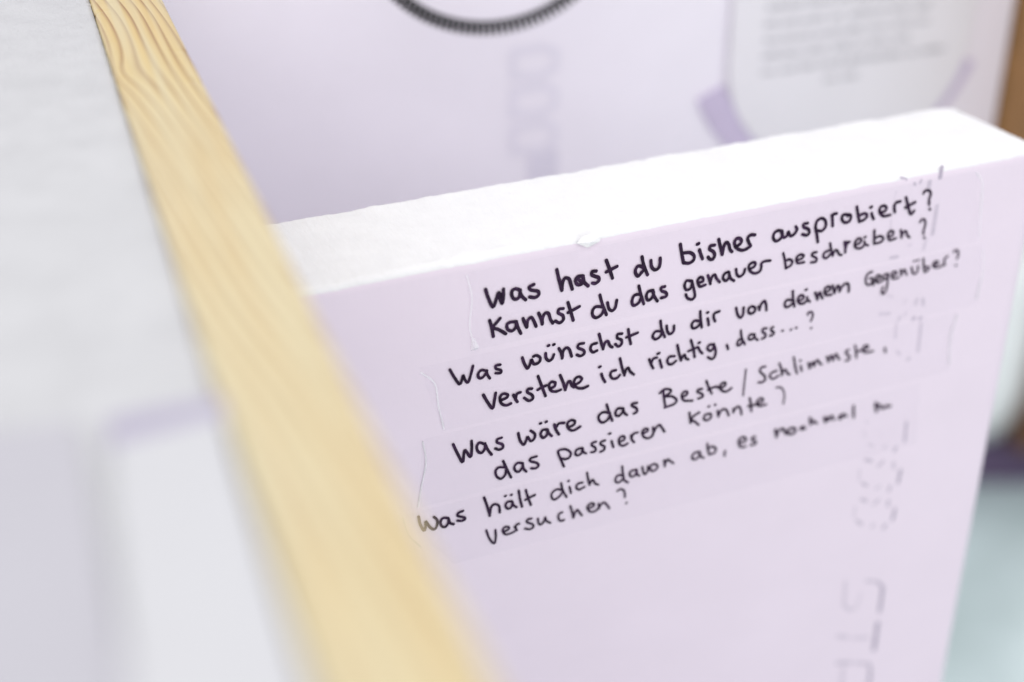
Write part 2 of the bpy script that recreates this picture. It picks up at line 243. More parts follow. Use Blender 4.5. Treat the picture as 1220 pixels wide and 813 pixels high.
 (1,'richtig',0.78,[[-21.09,-49.14,-20.17,-51.48,-19.38,-52.99],[-20.21,-50.76,-19.58,-49.36,-18.17,-49.21],[-17.07,-50.32,-16.61,-51.84,-16.04,-53.5],[-18.02,-47.79,-17.32,-47.67],[-11.38,-50.23,-13.3,-50.02,-14.08,-51.25,-13.47,-52.73,-12.01,-53.07,-10.73,-52.18],[-10.54,-46.18,-9.6,-49.7,-8.7,-52.52],[-8.71,-52.27,-7.99,-50.87,-7.37,-50.78,-6.8,-52.15,-5.79,-52.81],[-5.33,-45.49,-4.12,-49.07,-3.4,-52.47],[-6.01,-49.58,-4.35,-49.25,-2.45,-48.83],[-2.19,-49.13,-1.35,-50.65,-0.4,-51.73],[-2.22,-47.32,-1.74,-47.24],[3.49,-49.15,1.93,-49.12,1.55,-50.51,2.85,-51.53,3.89,-50.43,3.88,-49.09],[3.89,-49.24,4.85,-52.08,4.54,-54.31,3.35,-54.76,1.89,-53.7],[9.16,-50.68,9.79,-52.36]]),
 (1,'dass',0.68,[[15.25,-49.66,14.01,-49.72,13.36,-50.77,13.72,-51.96,14.92,-51.51,15.39,-50.18],[14.34,-46.21,14.95,-49.12,16.47,-52.1],[19.91,-48.89,18.25,-48.76,17.77,-49.99,18.59,-50.81,19.8,-50.36,20.18,-49.1],[19.92,-49.04,20.58,-50.63,21.67,-51.6],[24.81,-47.73,23.39,-47.65,23.25,-48.73,24.52,-49.83,24.55,-51.19,23.32,-51.49],[27.59,-47.87,26.71,-48.15,26.81,-49.04,28.07,-50.04,27.66,-50.92,26.5,-51.0],[31.48,-50.24,31.78,-50.21],[35.04,-50.59,35.23,-50.49],[37.11,-50.32,37.41,-50.25]]),
 (1,'question_mark',0.61,[[41.57,-46.22,42.07,-45.22,43.48,-45.76,43.78,-47.42,43.19,-48.99],[43.6,-51.91,43.85,-51.82]]),
 (2,'Was',0.75,[[-91.61,-63.59,-90.36,-66.97,-88.51,-71.25,-88.03,-68.54,-87.49,-66.9,-85.68,-70.03,-85.2,-66.95,-85.24,-64.03],[-80.86,-66.33,-82.5,-65.42,-83.47,-66.57,-83.06,-68.61,-81.77,-69.44,-80.66,-68.17,-80.56,-66.22],[-80.65,-66.29,-79.58,-68.94,-78.29,-71.1],[-74.75,-65.6,-76.19,-65.83,-76.29,-66.98,-74.54,-68.16,-74.32,-69.55,-75.65,-69.91,-76.96,-69.08]]),
 (2,'waere',0.76,[[-68.8,-65.42,-68.13,-68.44,-66.79,-70.38,-65.9,-68.8,-65.46,-67.72,-64.33,-69.6,-63.08,-69.07,-62.83,-67.32,-64.36,-65.64],[-58.43,-66.71,-60.01,-66.54,-60.76,-68.01,-59.84,-69.59,-58.5,-68.85,-58.16,-66.93],[-58.3,-66.99,-57.6,-68.6,-56.68,-69.71],[-60.98,-63.77,-60.63,-63.72],[-58.97,-63.72,-58.61,-63.62],[-55.84,-65.48,-55.12,-67.82,-54.04,-69.78],[-55.14,-66.86,-54.16,-65.53,-52.21,-65.8],[-50.25,-67.89,-48.52,-67.38,-48.32,-66.09,-49.62,-65.42,-50.97,-66.27,-50.56,-68.44,-48.7,-69.64,-46.19,-68.8]]),
 (2,'das',0.74,[[-35.23,-66.27,-37.73,-65.39,-39.33,-66.33,-39.13,-68.22,-37.69,-69.41,-35.85,-68.68,-35.07,-66.94],[-36.53,-62.72,-35.47,-66.11,-34.17,-69.59],[-30.43,-65.7,-32.13,-65.37,-33.03,-66.49,-32.74,-67.92,-31.41,-68.26,-30.28,-66.95,-30.09,-65.88],[-30.23,-66.0,-29.54,-67.87,-28.55,-68.85],[-24.94,-65.01,-26.51,-64.86,-26.85,-65.64,-25.08,-67.06,-24.77,-68.5,-25.94,-68.93]]),
 (2,'Beste',0.68,[[-16.29,-63.41,-14.68,-62.35,-12.48,-62.79,-11.93,-64.0,-14.03,-65.18,-11.33,-65.85,-9.41,-67.8,-10.4,-69.17,-14.01,-69.59],[-14.88,-63.03,-14.47,-65.8,-13.67,-69.57],[-7.36,-67.18,-5.45,-66.58,-5.52,-65.43,-6.75,-65.27,-7.5,-66.56,-6.43,-68.69,-3.03,-69.64],[0.54,-65.84,-1.0,-65.71,-1.17,-66.65,0.8,-67.97,0.88,-69.13,-0.83,-69.35],[2.0,-63.02,3.1,-65.73,4.57,-68.66],[2.93,-66.77,4.63,-66.35,6.38,-66.39,7.69,-67.25,9.66,-66.84,9.92,-65.77,8.64,-65.46,7.64,-66.6,8.64,-68.47,10.62,-69.36,12.55,-68.44]]),
 (2,'slash',0.44,[[17.88,-62.17,17.75,-67.33,17.64,-72.79]]),
 (2,'Schlimmste',0.62,[[25.89,-63.03,24.22,-63.12,23.85,-64.52,26.03,-66.93,26.21,-68.72,24.97,-69.17,23.55,-68.83],[30.81,-65.93,28.88,-66.22,28.13,-67.44,29.57,-68.89,31.82,-68.17],[31.7,-63.16,32.88,-65.93,33.39,-68.3],[33.1,-67.98,34.07,-66.46,34.75,-66.47,35.72,-68.26,36.66,-68.68],[37.63,-62.06,38.57,-65.78,39.74,-69.17],[40.99,-66.35,41.66,-68.52],[40.42,-64.11,40.72,-64.03],[44.19,-65.85,45.07,-68.42],[45.03,-68.06,45.72,-66.31,46.23,-66.17,46.84,-67.73],[46.87,-67.99,47.52,-65.98,48.29,-65.75,49.3,-67.45,50.14,-67.85],[51.93,-65.14,53.04,-67.57],[52.85,-67.38,53.55,-65.37,54.09,-65.39,54.9,-67.5],[54.88,-67.35,55.76,-65.13,56.51,-65.55,57.28,-67.3,57.85,-67.53],[61.48,-64.58,60.28,-64.81,60.61,-66.05,62.16,-67.52,62.06,-68.77,60.55,-68.83],[64.02,-63.39,64.78,-66.1,65.31,-68.77],[64.74,-66.6,66.03,-66.13,67.66,-66.1],[68.22,-66.23,69.78,-65.73,69.76,-64.81,68.35,-64.48,67.71,-65.76,68.94,-67.47,72.52,-67.63],[77.63,-67.53,78.32,-69.48]]),
 (2,'das',0.69,[[-73.24,-77.38,-75.81,-76.76,-76.92,-77.9,-76.58,-79.99,-75.03,-81.4,-73.47,-80.23,-73.15,-78.13],[-74.21,-74.7,-72.8,-78.47,-71.37,-81.89],[-67.34,-77.31,-69.14,-76.92,-70.21,-78.08,-69.8,-79.69,-68.54,-80.44,-67.33,-79.02,-67.12,-77.52],[-67.21,-77.59,-66.88,-79.63,-65.84,-81.14],[-62.12,-76.17,-64.2,-76.33,-64.42,-77.39,-62.01,-78.78,-61.41,-80.07,-62.44,-80.76,-64.03,-80.32]]),
 (2,'passieren',0.67,[[-51.96,-82.98,-52.93,-80.49,-54.04,-77.49,-54.06,-76.12,-51.63,-76.19,-49.61,-77.96,-49.8,-79.77,-51.32,-80.19,-52.95,-79.5],[-45.27,-77.41,-47.12,-77.5,-47.79,-78.7,-47.16,-79.9,-45.54,-79.55,-45.03,-77.62],[-45.12,-77.7,-44.61,-79.31,-43.66,-80.06],[-40.03,-76.36,-41.57,-76.54,-41.54,-77.43,-40.19,-78.78,-40.24,-80.15,-41.79,-80.13],[-36.59,-76.79,-38.04,-76.99,-38.24,-77.92,-36.74,-79.21,-36.93,-80.55,-38.33,-80.91],[-34.1,-77.69,-33.29,-80.39],[-35.26,-74.53,-34.6,-74.51],[-30.97,-78.87,-29.32,-78.47,-29.13,-77.38,-30.34,-76.81,-31.34,-77.93,-30.83,-79.95,-29.46,-80.82,-27.81,-80.37],[-26.6,-77.31,-26.34,-79.02,-25.31,-80.54],[-26.46,-78.49,-25.71,-77.05,-24.13,-76.87],[-21.83,-77.82,-20.26,-77.39,-20.3,-76.48,-21.43,-76.19,-22.3,-77.1,-21.76,-79.13,-19.86,-80.39,-18.19,-79.83],[-18.13,-76.45,-17.87,-78.51,-18.42,-80.12],[-18.12,-79.35,-16.9,-76.88,-15.73,-76.09,-14.68,-77.35,-13.49,-79.41]]),
 (2,'koennte',0.65,[[-3.95,-74.12,-3.15,-78.57],[0.08,-75.14,-1.85,-75.9,-3.0,-77.11,-1.41,-78.52,0.2,-80.2],[3.94,-76.63,2.45,-76.85,2.16,-78.33,3.63,-79.22,5.07,-78.33,4.81,-76.95,3.94,-76.63],[3.66,-73.7,4.01,-73.64],[6.15,-73.63,6.5,-73.57],[7.52,-76.28,8.13,-78.86],[8.1,-78.45,9.06,-76.67,10.45,-76.37,11.56,-77.56,12.34,-79.53],[14.07,-77.19,14.2,-78.74],[14.18,-78.48,15.41,-76.87,16.61,-77.17,17.37,-78.78,17.67,-80.39],[20.56,-74.52,21.33,-77.25,21.76,-80.15],[20.24,-77.73,22.31,-77.85,23.94,-77.65],[24.21,-77.72,25.88,-77.37,26.29,-76.31,24.94,-75.72,23.76,-76.84,24.72,-78.76,27.84,-78.88]]),
 (2,'question_mark',0.45,[[31.38,-72.9,33.23,-73.2,34.73,-74.99,35.39,-77.71,35.17,-80.47]]),
 (3,'Was',0.68,[[-104.24,-87.85,-103.71,-91.19,-102.51,-93.91,-101.89,-92.23,-101.88,-90.37,-100.32,-93.34,-98.84,-94.44,-97.84,-92.96,-97.87,-90.98,-98.92,-89.54],[-94.1,-91.37,-95.83,-90.95,-96.73,-92.3,-96.21,-94.09,-94.92,-94.63,-93.87,-93.16,-93.88,-91.53],[-93.88,-91.68,-93.36,-93.57,-92.06,-94.45],[-88.68,-90.17,-90.36,-90.51,-90.51,-91.6,-88.29,-92.86,-88.08,-93.66,-89.19,-93.98,-90.72,-93.42]]),
 (3,'haelt',0.66,[[-81.12,-87.06,-80.05,-90.84,-79.1,-95.0],[-79.19,-94.82,-78.63,-91.75,-77.37,-90.83,-75.8,-91.93,-75.5,-94.67],[-71.38,-91.38,-72.78,-91.32,-73.41,-92.53,-72.78,-93.87,-71.52,-93.99,-70.83,-92.29,-71.06,-91.48],[-71.06,-91.73,-70.38,-93.42,-69.33,-94.38],[-73.58,-88.71,-73.31,-88.64],[-71.42,-88.89,-71.15,-88.82],[-68.57,-87.97,-68.11,-91.34,-67.33,-94.82],[-65.98,-88.47,-65.15,-91.7,-64.07,-95.02],[-66.15,-92.41,-64.46,-91.9,-62.63,-91.43]]),
 (3,'dich',0.59,[[-52.37,-92.32,-54.62,-91.52,-56.32,-92.69,-56.2,-94.49,-55.12,-95.47,-53.26,-94.59,-51.99,-92.68],[-52.89,-89.41,-52.13,-92.64,-50.67,-95.74],[-49.67,-91.83,-49.31,-93.19,-49.05,-94.54],[-50.28,-89.39,-49.91,-89.3],[-44.65,-91.49,-46.44,-91.49,-47.12,-92.81,-46.0,-94.04,-43.89,-93.48],[-43.1,-87.9,-42.54,-91.08,-42.0,-93.26],[-42.01,-93.0,-41.25,-91.55,-40.62,-91.72,-39.86,-93.26,-38.55,-94.14]]),
 (3,'davon',0.6,[[-28.98,-92.97,-30.94,-92.42,-31.95,-93.56,-31.65,-95.08,-30.19,-95.34,-28.7,-93.97],[-29.58,-89.14,-29.11,-92.32,-28.51,-95.04,-26.99,-96.5],[-23.88,-91.99,-25.88,-92.05,-26.55,-93.29,-25.62,-94.48,-24.17,-94.11,-23.67,-92.31],[-23.76,-92.54,-23.44,-94.16,-22.57,-94.92],[-21.61,-91.6,-21.0,-94.08,-20.22,-94.96,-19.3,-93.78,-19.39,-91.96],[-16.71,-91.68,-18.17,-91.89,-18.33,-93.43,-17.29,-94.5,-15.7,-93.91,-15.52,-92.62,-16.71,-91.68],[-12.94,-91.18,-12.48,-93.88],[-12.53,-93.09,-11.69,-91.37,-11.02,-91.71,-9.02,-93.54]]),
 (3,'ab',0.61,[[1.44,-91.58,-0.64,-91.54,-1.55,-92.84,-0.8,-94.23,0.95,-93.93,1.67,-92.01],[1.47,-92.11,2.21,-93.86,3.29,-94.68],[4.38,-89.02,4.84,-91.73,5.5,-93.72],[5.51,-93.88,7.55,-93.76,8.19,-92.22,6.54,-90.74,4.91,-91.33],[12.09,-94.21,12.0,-96.17]]),
 (3,'es',0.62,[[18.07,-92.27,20.3,-92.24,20.45,-91.08,19.07,-90.19,17.59,-91.0,18.09,-93.63,19.63,-94.57,20.76,-94.45],[24.56,-91.54,23.2,-91.55,23.29,-92.51,24.86,-93.56,24.85,-94.6,22.86,-94.6]]),
 (3,'nochmal',0.72,[[32.92,-90.69,33.81,-94.08],[33.75,-93.54,34.46,-91.73,35.87,-91.05,37.07,-92.31,37.77,-93.81],[40.22,-91.81,38.77,-92.22,38.55,-93.64,40.25,-94.51,41.8,-93.97,41.48,-92.51,40.22,-91.81],[45.42,-92.64,44.2,-92.85,44.33,-93.52,46.08,-93.71],[47.75,-89.55,48.38,-92.62],[48.32,-92.07,49.28,-91.11,49.93,-91.96,51.1,-92.69],[54.15,-90.93,54.88,-93.24],[54.84,-92.97,55.58,-91.41,56.3,-92.81],[56.3,-92.81,57.2,-91.29,57.8,-91.71,58.54,-93.12],[62.78,-91.93,61.28,-92.23,61.06,-93.51,62.4,-93.16,63.08,-92.05],[63.08,-92.05,64.33,-93.12],[66.98,-89.43,67.67,-94.4]]),
 (3,'zu',0.78,[[77.21,-90.67,78.09,-94.65],[77.01,-91.96,79.11,-92.06,79.93,-93.34,80.98,-93.93,81.9,-93.62,82.27,-93.07,83.23,-93.8,84.36,-93.7]]),
 (3,'versuchen',0.59,[[-80.45,-100.48,-79.27,-104.39,-77.56,-106.71,-77.0,-104.33,-77.12,-101.34],[-73.94,-102.97,-72.21,-102.48,-72.43,-101.49,-73.8,-101.23,-74.49,-102.55,-73.35,-104.32,-71.06,-104.36,-69.23,-103.74],[-70.06,-102.11,-69.23,-103.89],[-69.78,-102.45,-69.23,-101.44,-68.31,-101.46],[-63.71,-100.71,-65.23,-100.61,-65.46,-101.71,-63.46,-103.08,-63.08,-104.38,-64.37,-104.91,-66.23,-104.04],[-61.39,-101.4,-61.13,-103.42,-60.19,-104.22,-59.04,-103.13,-58.68,-101.8],[-58.68,-101.7,-58.1,-103.41,-56.68,-104.61],[-52.2,-101.52,-53.51,-102.01,-53.57,-103.84,-52.61,-105.01,-51.43,-104.95],[-49.17,-99.85,-48.4,-102.65,-47.87,-105.13],[-47.87,-104.87,-47.11,-102.77,-46.27,-102.35,-45.52,-103.76,-44.63,-105.06],[-42.2,-102.93,-40.29,-102.56,-40.08,-101.59,-41.44,-101.09,-42.6,-102.3,-41.68,-104.28,-39.74,-104.85,-38.32,-104.08],[-38.29,-102.01,-37.93,-104.19],[-38.08,-104.15,-37.3,-102.82,-36.21,-102.21,-34.96,-103.51,-33.92,-105.37]]),
 (3,'question_mark',0.56,[[-31.01,-98.96,-29.97,-98.43,-28.57,-99.25,-28.02,-100.85,-27.95,-102.43],[-27.35,-105.06,-27.06,-104.93]]),
]
STAMP = [[93.42,-103.01,94.12,-112.56,1.17,0.5],
 [90.51,-113.45,89.59,-115.77,1.25,0.5],
 [76.55,-108.68,79.22,-110.41,0.96,0.25],
 [85.09,-111.48,84.22,-112.78,0.97,0.3],
 [73.55,-97.38,75.18,-99.29,0.88,0.15],
 [73.47,-101.84,74.46,-105.1,0.68,0.12],
 [81.61,-103.97,82.75,-107.3,0.68,0.1],
 [75.74,-115.39,79.59,-117.16,1.24,0.4],
 [85.41,-118.45,82.54,-120.56,1.18,0.38],
 [89.99,-120.33,90.88,-123.91,1.18,0.45],
 [94.28,-124.86,93.96,-131.63,1.26,0.7],
 [90.4,-131.15,89.9,-134.19,1.2,0.5],
 [85.34,-129.92,83.03,-130.94,0.98,0.35],
 [75.9,-125.97,79.13,-128.46,1.11,0.38],
 [74.2,-119.27,74.31,-124.48,0.9,0.25],
 [76.44,-133.48,79.98,-135.78,1.26,0.42],
 [86.02,-136.48,82.83,-138.32,1.13,0.38],
 [90.51,-138.11,90.8,-141.42,1.2,0.5],
 [94.57,-143.07,94.0,-149.21,1.35,0.75],
 [91.21,-149.68,89.8,-152.0,1.29,0.55],
 [85.49,-148.18,83.54,-149.0,1.14,0.4],
 [75.93,-143.46,79.17,-146.6,1.27,0.42],
 [74.31,-136.57,74.65,-142.0,0.91,0.25],
 [74.71,-172.39,75.71,-185.44,1.61,0.22],
 [75.71,-185.44,79.69,-189.05,1.62,0.28],
 [79.69,-189.05,82.68,-188.21,1.43,0.22],
 [82.68,-188.21,83.59,-180.87,1.43,0.16],
 [84.8,-175.85,90.98,-178.11,1.32,0.35],
 [90.98,-178.11,94.56,-182.1,1.33,0.5],
 [94.56,-182.1,94.84,-195.37,1.64,0.65],
 [74.22,-200.38,80.5,-203.42,1.95,0.28],
 [82.21,-204.45,91.35,-207.27,1.55,0.25],
 [94.77,-200.13,95.02,-215.75,1.87,0.7],
 [75.77,-215.1,84.12,-218.16,1.98,0.32],
 [85.8,-218.78,93.52,-222.04,1.58,0.32],
 [93.52,-222.04,94.98,-226.45,1.59,0.5],
 [94.98,-226.45,95.17,-236.11,1.81,0.6],
 [79.87,-219.15,80.61,-230.59,1.99,0.25],
 [80.86,-232.42,87.37,-235.77,1.8,0.3],
 [91.58,0.53,91.54,-4.41,1.47,0.55],
 [87.19,-3.97,87.11,-8.12,1.62,0.35],
 [83.59,-3.06,82.82,-4.61,0.88,0.4],
 [80.28,-3.78,81.27,-4.94,1.03,0.4],
 [74.12,-0.78,77.19,-2.27,0.87,0.4],
 [92.1,-14.02,92.07,-25.77,1.5,0.3],
 [89.57,-26.34,88.94,-30.89,1.21,0.25],
 [81.34,-27.56,83.48,-27.76,1.05,0.2],
 [74.34,-30.95,78.22,-31.3,1.2,0.3],
 [73.22,-5.72,72.04,-8.97,0.88,0.12],
 [72.58,-16.04,73.08,-20.68,0.74,0.12],
 [75.09,-45.47,78.42,-47.24,1.22,0.2],
 [83.4,-50.98,84.68,-49.31,0.92,0.2],
 [89.08,-52.73,89.57,-49.91,1.24,0.35],
 [92.06,-50.44,92.9,-53.87,1.39,0.35],
 [73.05,-52.85,78.26,-53.77,1.38,0.28],
 [82.11,-57.76,82.99,-55.77,0.93,0.3],
 [84.23,-56.04,85.81,-54.75,0.93,0.28],
 [88.66,-58.87,89.9,-57.6,1.4,0.5],
 [91.6,-59.07,93.21,-58.54,1.25,0.5],
 [81.58,-58.19,82.05,-64.89,1.01,0.28],
 [93.1,-60.72,93.75,-73.16,1.25,0.35],
 [83.5,-70.24,85.67,-72.42,1.1,0.22],
 [89.01,-75.68,90.27,-74.39,1.11,0.4]]
# places on the floor, metres
PTX, PTY = 0.744, 2.068
WPX, WPY = 0.877, 2.001
PLX, PLY = .62, 1.985
CBX = 1.10

# ------------------------------------------------------------------ setting: floor
def floor_mat():
    m, nt, b = mat('green_linoleum')
    f = tex_noise(nt, coords(nt), 3.0, 6, .65)
    nt.links.new(ramp(nt, f, [(.35, (.33, .41, .41)), (.6, (.46, .545, .56))]), b.inputs['Base Color'])
    b.inputs['Roughness'].default_value = .3
    bump(nt, b, tex_noise(nt, coords(nt), 5, 2), .2, .01)
    return m
fl = mesh('floor', [(-12, -12, 0), (12, -12, 0), (12, 12, 0), (-12, 12, 0)], [(0, 1, 2, 3)], floor_mat())
fl['kind'] = 'structure'

# ------------------------------------------------------------------ rough edged foam board builder
def foam_body(name, u0, u1, depth, h, parent, fine0, fine1, seed, cut_top=True, step=.0008):
    """board lying along local x from u0 to u1, y 0..depth, z -h..0 (top at 0)"""
    us = []
    u = u0
    while u < u1 - 1e-6:
        us.append(u); u += step if fine0 <= u <= fine1 else .01
    us.append(u1)
    # cross-section, front bottom -> up -> over the top -> back bottom, as (y, z, weight, material)
    sec = [(0, -h, 0, 0), (0, -h * .6, 0, 0), (0, -.12, 0, 0), (0, -.05, 0, 0), (0, -.02, .1, 0), (0, -.008, .2, 0), (0, -.004, .35, 0), (0, -.0018, .6, 1), (.0004, -.0010, .9, 1), (.0011, -.0003, 1, 1)]
    nt_ = 44
    for k in range(1, nt_): sec.append((.0011 + (depth - .0022) * k / nt_, 0, 1, 1))
    sec += [(depth - .0011, -.0003, 1, 1), (depth - .0003, -.001, .9, 1), (depth, -.0025, .6, 0), (depth, -.006, .3, 0), (depth, -.03, 0, 0), (depth, -h, 0, 0)]
    n = len(sec); vs, fs, idx = [], [], []
    def nz(a, b, c): return noise.noise(Vector((a, b, c + seed)))
    for u in us:
        e = max(0, (u - (u1 - .005)) / .005)                     # the right end is rounded off
        ins = .003 * (1 - sqrt(max(0, 1 - e * e)))
        tear = 0.0006 * nz(u * 90, 0, 0) + .00035 * nz(u * 400, 3, 0)
        tearb = 0.0005 * nz(u * 60, 7, 0) + .0004 * nz(u * 260, 9, 0)
        for (y, z, w_, m_) in sec:
            eb = max(0, (u - (u1 - .011)) / .011); insb = .0065 * (1 - sqrt(max(0, 1 - eb * eb)))
            yy = y + (ins if y < depth / 2 else -insb) * (1 if m_ == 0 or abs(y - depth / 2) > depth * .4 else 0)
            zz = z - ins * w_ * .8
            if w_ > 0:
                if y < .004: yy += tear * w_ * .6; zz += tear * w_ * .9
                elif y > depth - .006: zz += tearb * w_ * .9; yy += tearb * w_ * .4
                zz += w_ * (.00012 * nz(u * 500, y * 300, 0) + .00010 * nz(u * 1100, y * 900, 5) + .00018 * nz(u * 120, y * 60, 2))
            # a nick gouged out of the front top edge
            d = (u + .045) / .0045
            if seed == 1 and abs(d) < 1 and y < .003 and z > -.004: zz -= .0013 * (1 - d * d); yy += .0006 * (1 - d * d)
            vs.append((u, yy, zz))
    for i in range(len(us) - 1):
        for j in range(n - 1):
            a = i * n + j
            fs.append((a, a + n, a + n + 1, a + 1)); idx.append(1 if sec[j][3] and sec[j + 1][3] else 0)
    fs.append(tuple(range(n))); idx.append(1)
    fs.append(tuple(reversed([(len(us) - 1) * n + j for j in range(n)]))); idx.append(1)
    o = mesh(name, vs, fs, [M_skin, M_cut], parent, idx=idx)
    o.data.polygons.foreach_set('use_smooth', [len(p.vertices) < 5 for p in o.data.polygons])
    return o

YAW = radians(24.7)
P0 = Vector((0.06442909, 0.41954714, 1.1694))
board = thing('foam_board', 'lilac foam board with white cut top edge and black handwritten German questions under clear tape', 'foam board', frame_of(P0, YAW))
foam_body('board_body', -.148, .1385, .051, 1.1694, board, -.146, .1385, 1)

# a torn flake standing up at the nick
fv = [(x * .85 - .0208, y, z) for x, y, z in [(-.0335, -.0006, -.0016), (-.0295, -.0013, -.0034), (-.0245, -.0011, -.0022), (-.0232, -.0004, -.0006), (-.0262, .0004, .0004), (-.0310, .0003, -.0002), (-.0285, -.0016, -.0016)]]
mesh('foam_flake', fv, [(0, 1, 6), (1, 2, 6), (2, 3, 6), (3, 4, 6), (4, 5, 6), (5, 0, 6)], M_cut, board)

# ------------------------------------------------------------------ strokes
def catmull(pts, n=5):
    if len(pts) < 3: return pts
    P = [pts[0] * 2 - pts[1]] + pts + [pts[-1] * 2 - pts[-2]]
    out = []
    for i in range(1, len(P) - 2):
        p0, p1, p2, p3 = P[i - 1:i + 3]
        for k in range(n):
            t = k / n
            out.append(.5 * ((2 * p1) + (p2 - p0) * t + (2 * p0 - 5 * p1 + 4 * p2 - p3) * t * t + (3 * p1 - p0 - 3 * p2 + p3) * t ** 3))
    out.append(P[-2]); return out
def stroke(vs, fs, pts, width, y, smooth=True):
    """flat marker stroke on the board's face (local x,z in metres), round ended"""
    pts = [Vector((a, b)) for a, b in pts]
    if smooth: pts = catmull(pts)
    r = width / 2; base = len(vs); n = len(pts)
    ph = random.random() * 10
    if (pts[-1] - pts[0]).length < 1e-9 and n < 3: pts[-1] += Vector((1e-5, 0))
    L_, R_ = [], []
    for i, p_ in enumerate(pts):
        a = pts[max(0, i - 1)]; b = pts[min(n - 1, i + 1)]
        d = (b - a)
        d = d.normalized() if d.length > 1e-9 else Vector((1, 0))
        nn = Vector((-d.y, d.x)); rr = r * (1 + .13 * noise.noise(Vector((i * .45, ph, 0))) + .05 * noise.noise(Vector((i * 1.7, ph, 4))))
        L_.append(p_ + nn * rr); R_.append(p_ - nn * rr)
    def cap(c, d, rr, s):
        a0 = math.atan2(d.y, d.x)
        return [c + Vector((cos(a0 + s * (pi / 2 - pi * k / 6)), sin(a0 + s * (pi / 2 - pi * k / 6)))) * rr for k in range(1, 6)]
    d0 = (pts[0] - pts[1]).normalized(); d1 = (pts[-1] - pts[-2]).normalized()
    for q in L_ + R_: vs.append((q.x, y, q.y))
    for i in range(n - 1): fs.append((base + i, base + n + i, base + n + i + 1, base + i + 1))
    c0 = cap(pts[0], d0, r, 1); k0 = len(vs)                        # from R side round to L side
    for q in c0: vs.append((q.x, y, q.y))
    fs.append((base + n, *range(k0, k0 + 5), base) if (c0[0] - R_[0]).length < (c0[0] - L_[0]).length else (base, *range(k0, k0 + 5), base + n))
    c1 = cap(pts[-1], d1, r, 1); k1 = len(vs)
    for q in c1: vs.append((q.x, y, q.y))
    fs.append((base + n - 1, *range(k1, k1 + 5), base + 2 * n - 1) if (c1[0] - L_[-1]).length < (c1[0] - R_[-1]).length else (base + 2 * n - 1, *range(k1, k1 + 5), base + n - 1))
    return vs, fs

# ------------------------------------------------------------------ tapes with the handwriting
TAPES = [
 [(-85.8, -4.4), (107.3, -3.9), (114.6, -32.4), (-84.3, -31.3)],
 [(-101.9, -33.2), (116.5, -33.3), (118.6, -58.4), (-95.0, -57.9)],
 [(-101.9, -59.1), (109.3, -59.5), (110.3, -85.1), (-104.4, -84.5)],
 [(-109.9, -85.9), (97.0, -86.8), (99.8, -114.6), (-92.5, -110.7)]]
EDGES = [  # raised, whitish wrinkled ends of the tapes, mm
 [[(-86.0, -5), (-84.4, -13), (-85.3, -22), (-84.2, -28), (-83.2, -31.0)], [(107.4, -4.5), (110.8, -9), (112.4, -20), (113.6, -30)]],
 [[(-101.6, -35), (-97.2, -40), (-96.2, -48), (-94.6, -57)], [(116.4, -36), (118.2, -46), (117.6, -56)]],
 [[(-101.8, -60), (-101.0, -68), (-102.9, -77), (-104.2, -84)], [(109.4, -61), (108.0, -70), (109.6, -82)]],
 [[(-109.6, -87), (-108, -94), (-104, -100)], []]]
tapes = []
for k, q in enumerate(TAPES):
    nu, nv = 90, 8; vs, fs = [], []
    y = -.00010 - .00002 * k
    for i in range(nu + 1):
        for j in range(nv + 1):
            a, b = i / nu, j / nv
            x = (q[0][0] * (1 - a) + q[1][0] * a) * (1 - b) + (q[3][0] * (1 - a) + q[2][0] * a) * b
            z = (q[0][1] * (1 - a) + q[1][1] * a) * (1 - b) + (q[3][1] * (1 - a) + q[2][1] * a) * b
            if i in (0, nu): x += 1.1 * noise.noise(Vector((j * .7, k * 5, i)))
            w_ = .00005 * (1 + noise.noise(Vector((x * .05, z * .25, k * 3))))
            vs.append((x / 1000, y - w_ * .3, z / 1000))
    for i in range(nu):
        for j in range(nv):
            a = i * (nv + 1) + j; fs.append((a, a + 1, a + nv + 2, a + nv + 1))
    t = mesh('clear_tape', vs, fs, M_tape, board, smooth=True)
    tapes.append(t)
    for line in EDGES[k]:
        if not line: continue
        vs, fs = [], []
        stroke(vs, fs, [(a / 1000, b / 1000) for a, b in line], .0006, -.00030)
        # lift the middle of the crease so that it is a small ridge
        n = len(vs)
        vs2 = vs + [(x, y + .0003, z) for x, y, z in vs]
        fs2 = fs + [tuple(reversed([i + n for i in f])) for f in fs]
        mesh('tape_crease', vs2, fs2, M_tape_edge, t)
# a curled up, bright corner of the topmost tape
mesh('tape_corner', [(-.0848, -.0003, -.0265), (-.0838, -.0011, -.0268), (-.0825, -.0009, -.0302), (-.0829, -.0003, -.0313), (-.0850, -.0003, -.0312), (-.0840, -.0013, -.0300)],
     [(0, 1, 5), (1, 2, 5), (2, 3, 5), (3, 4, 5), (4, 0, 5)], M_tape_edge, tapes[0])

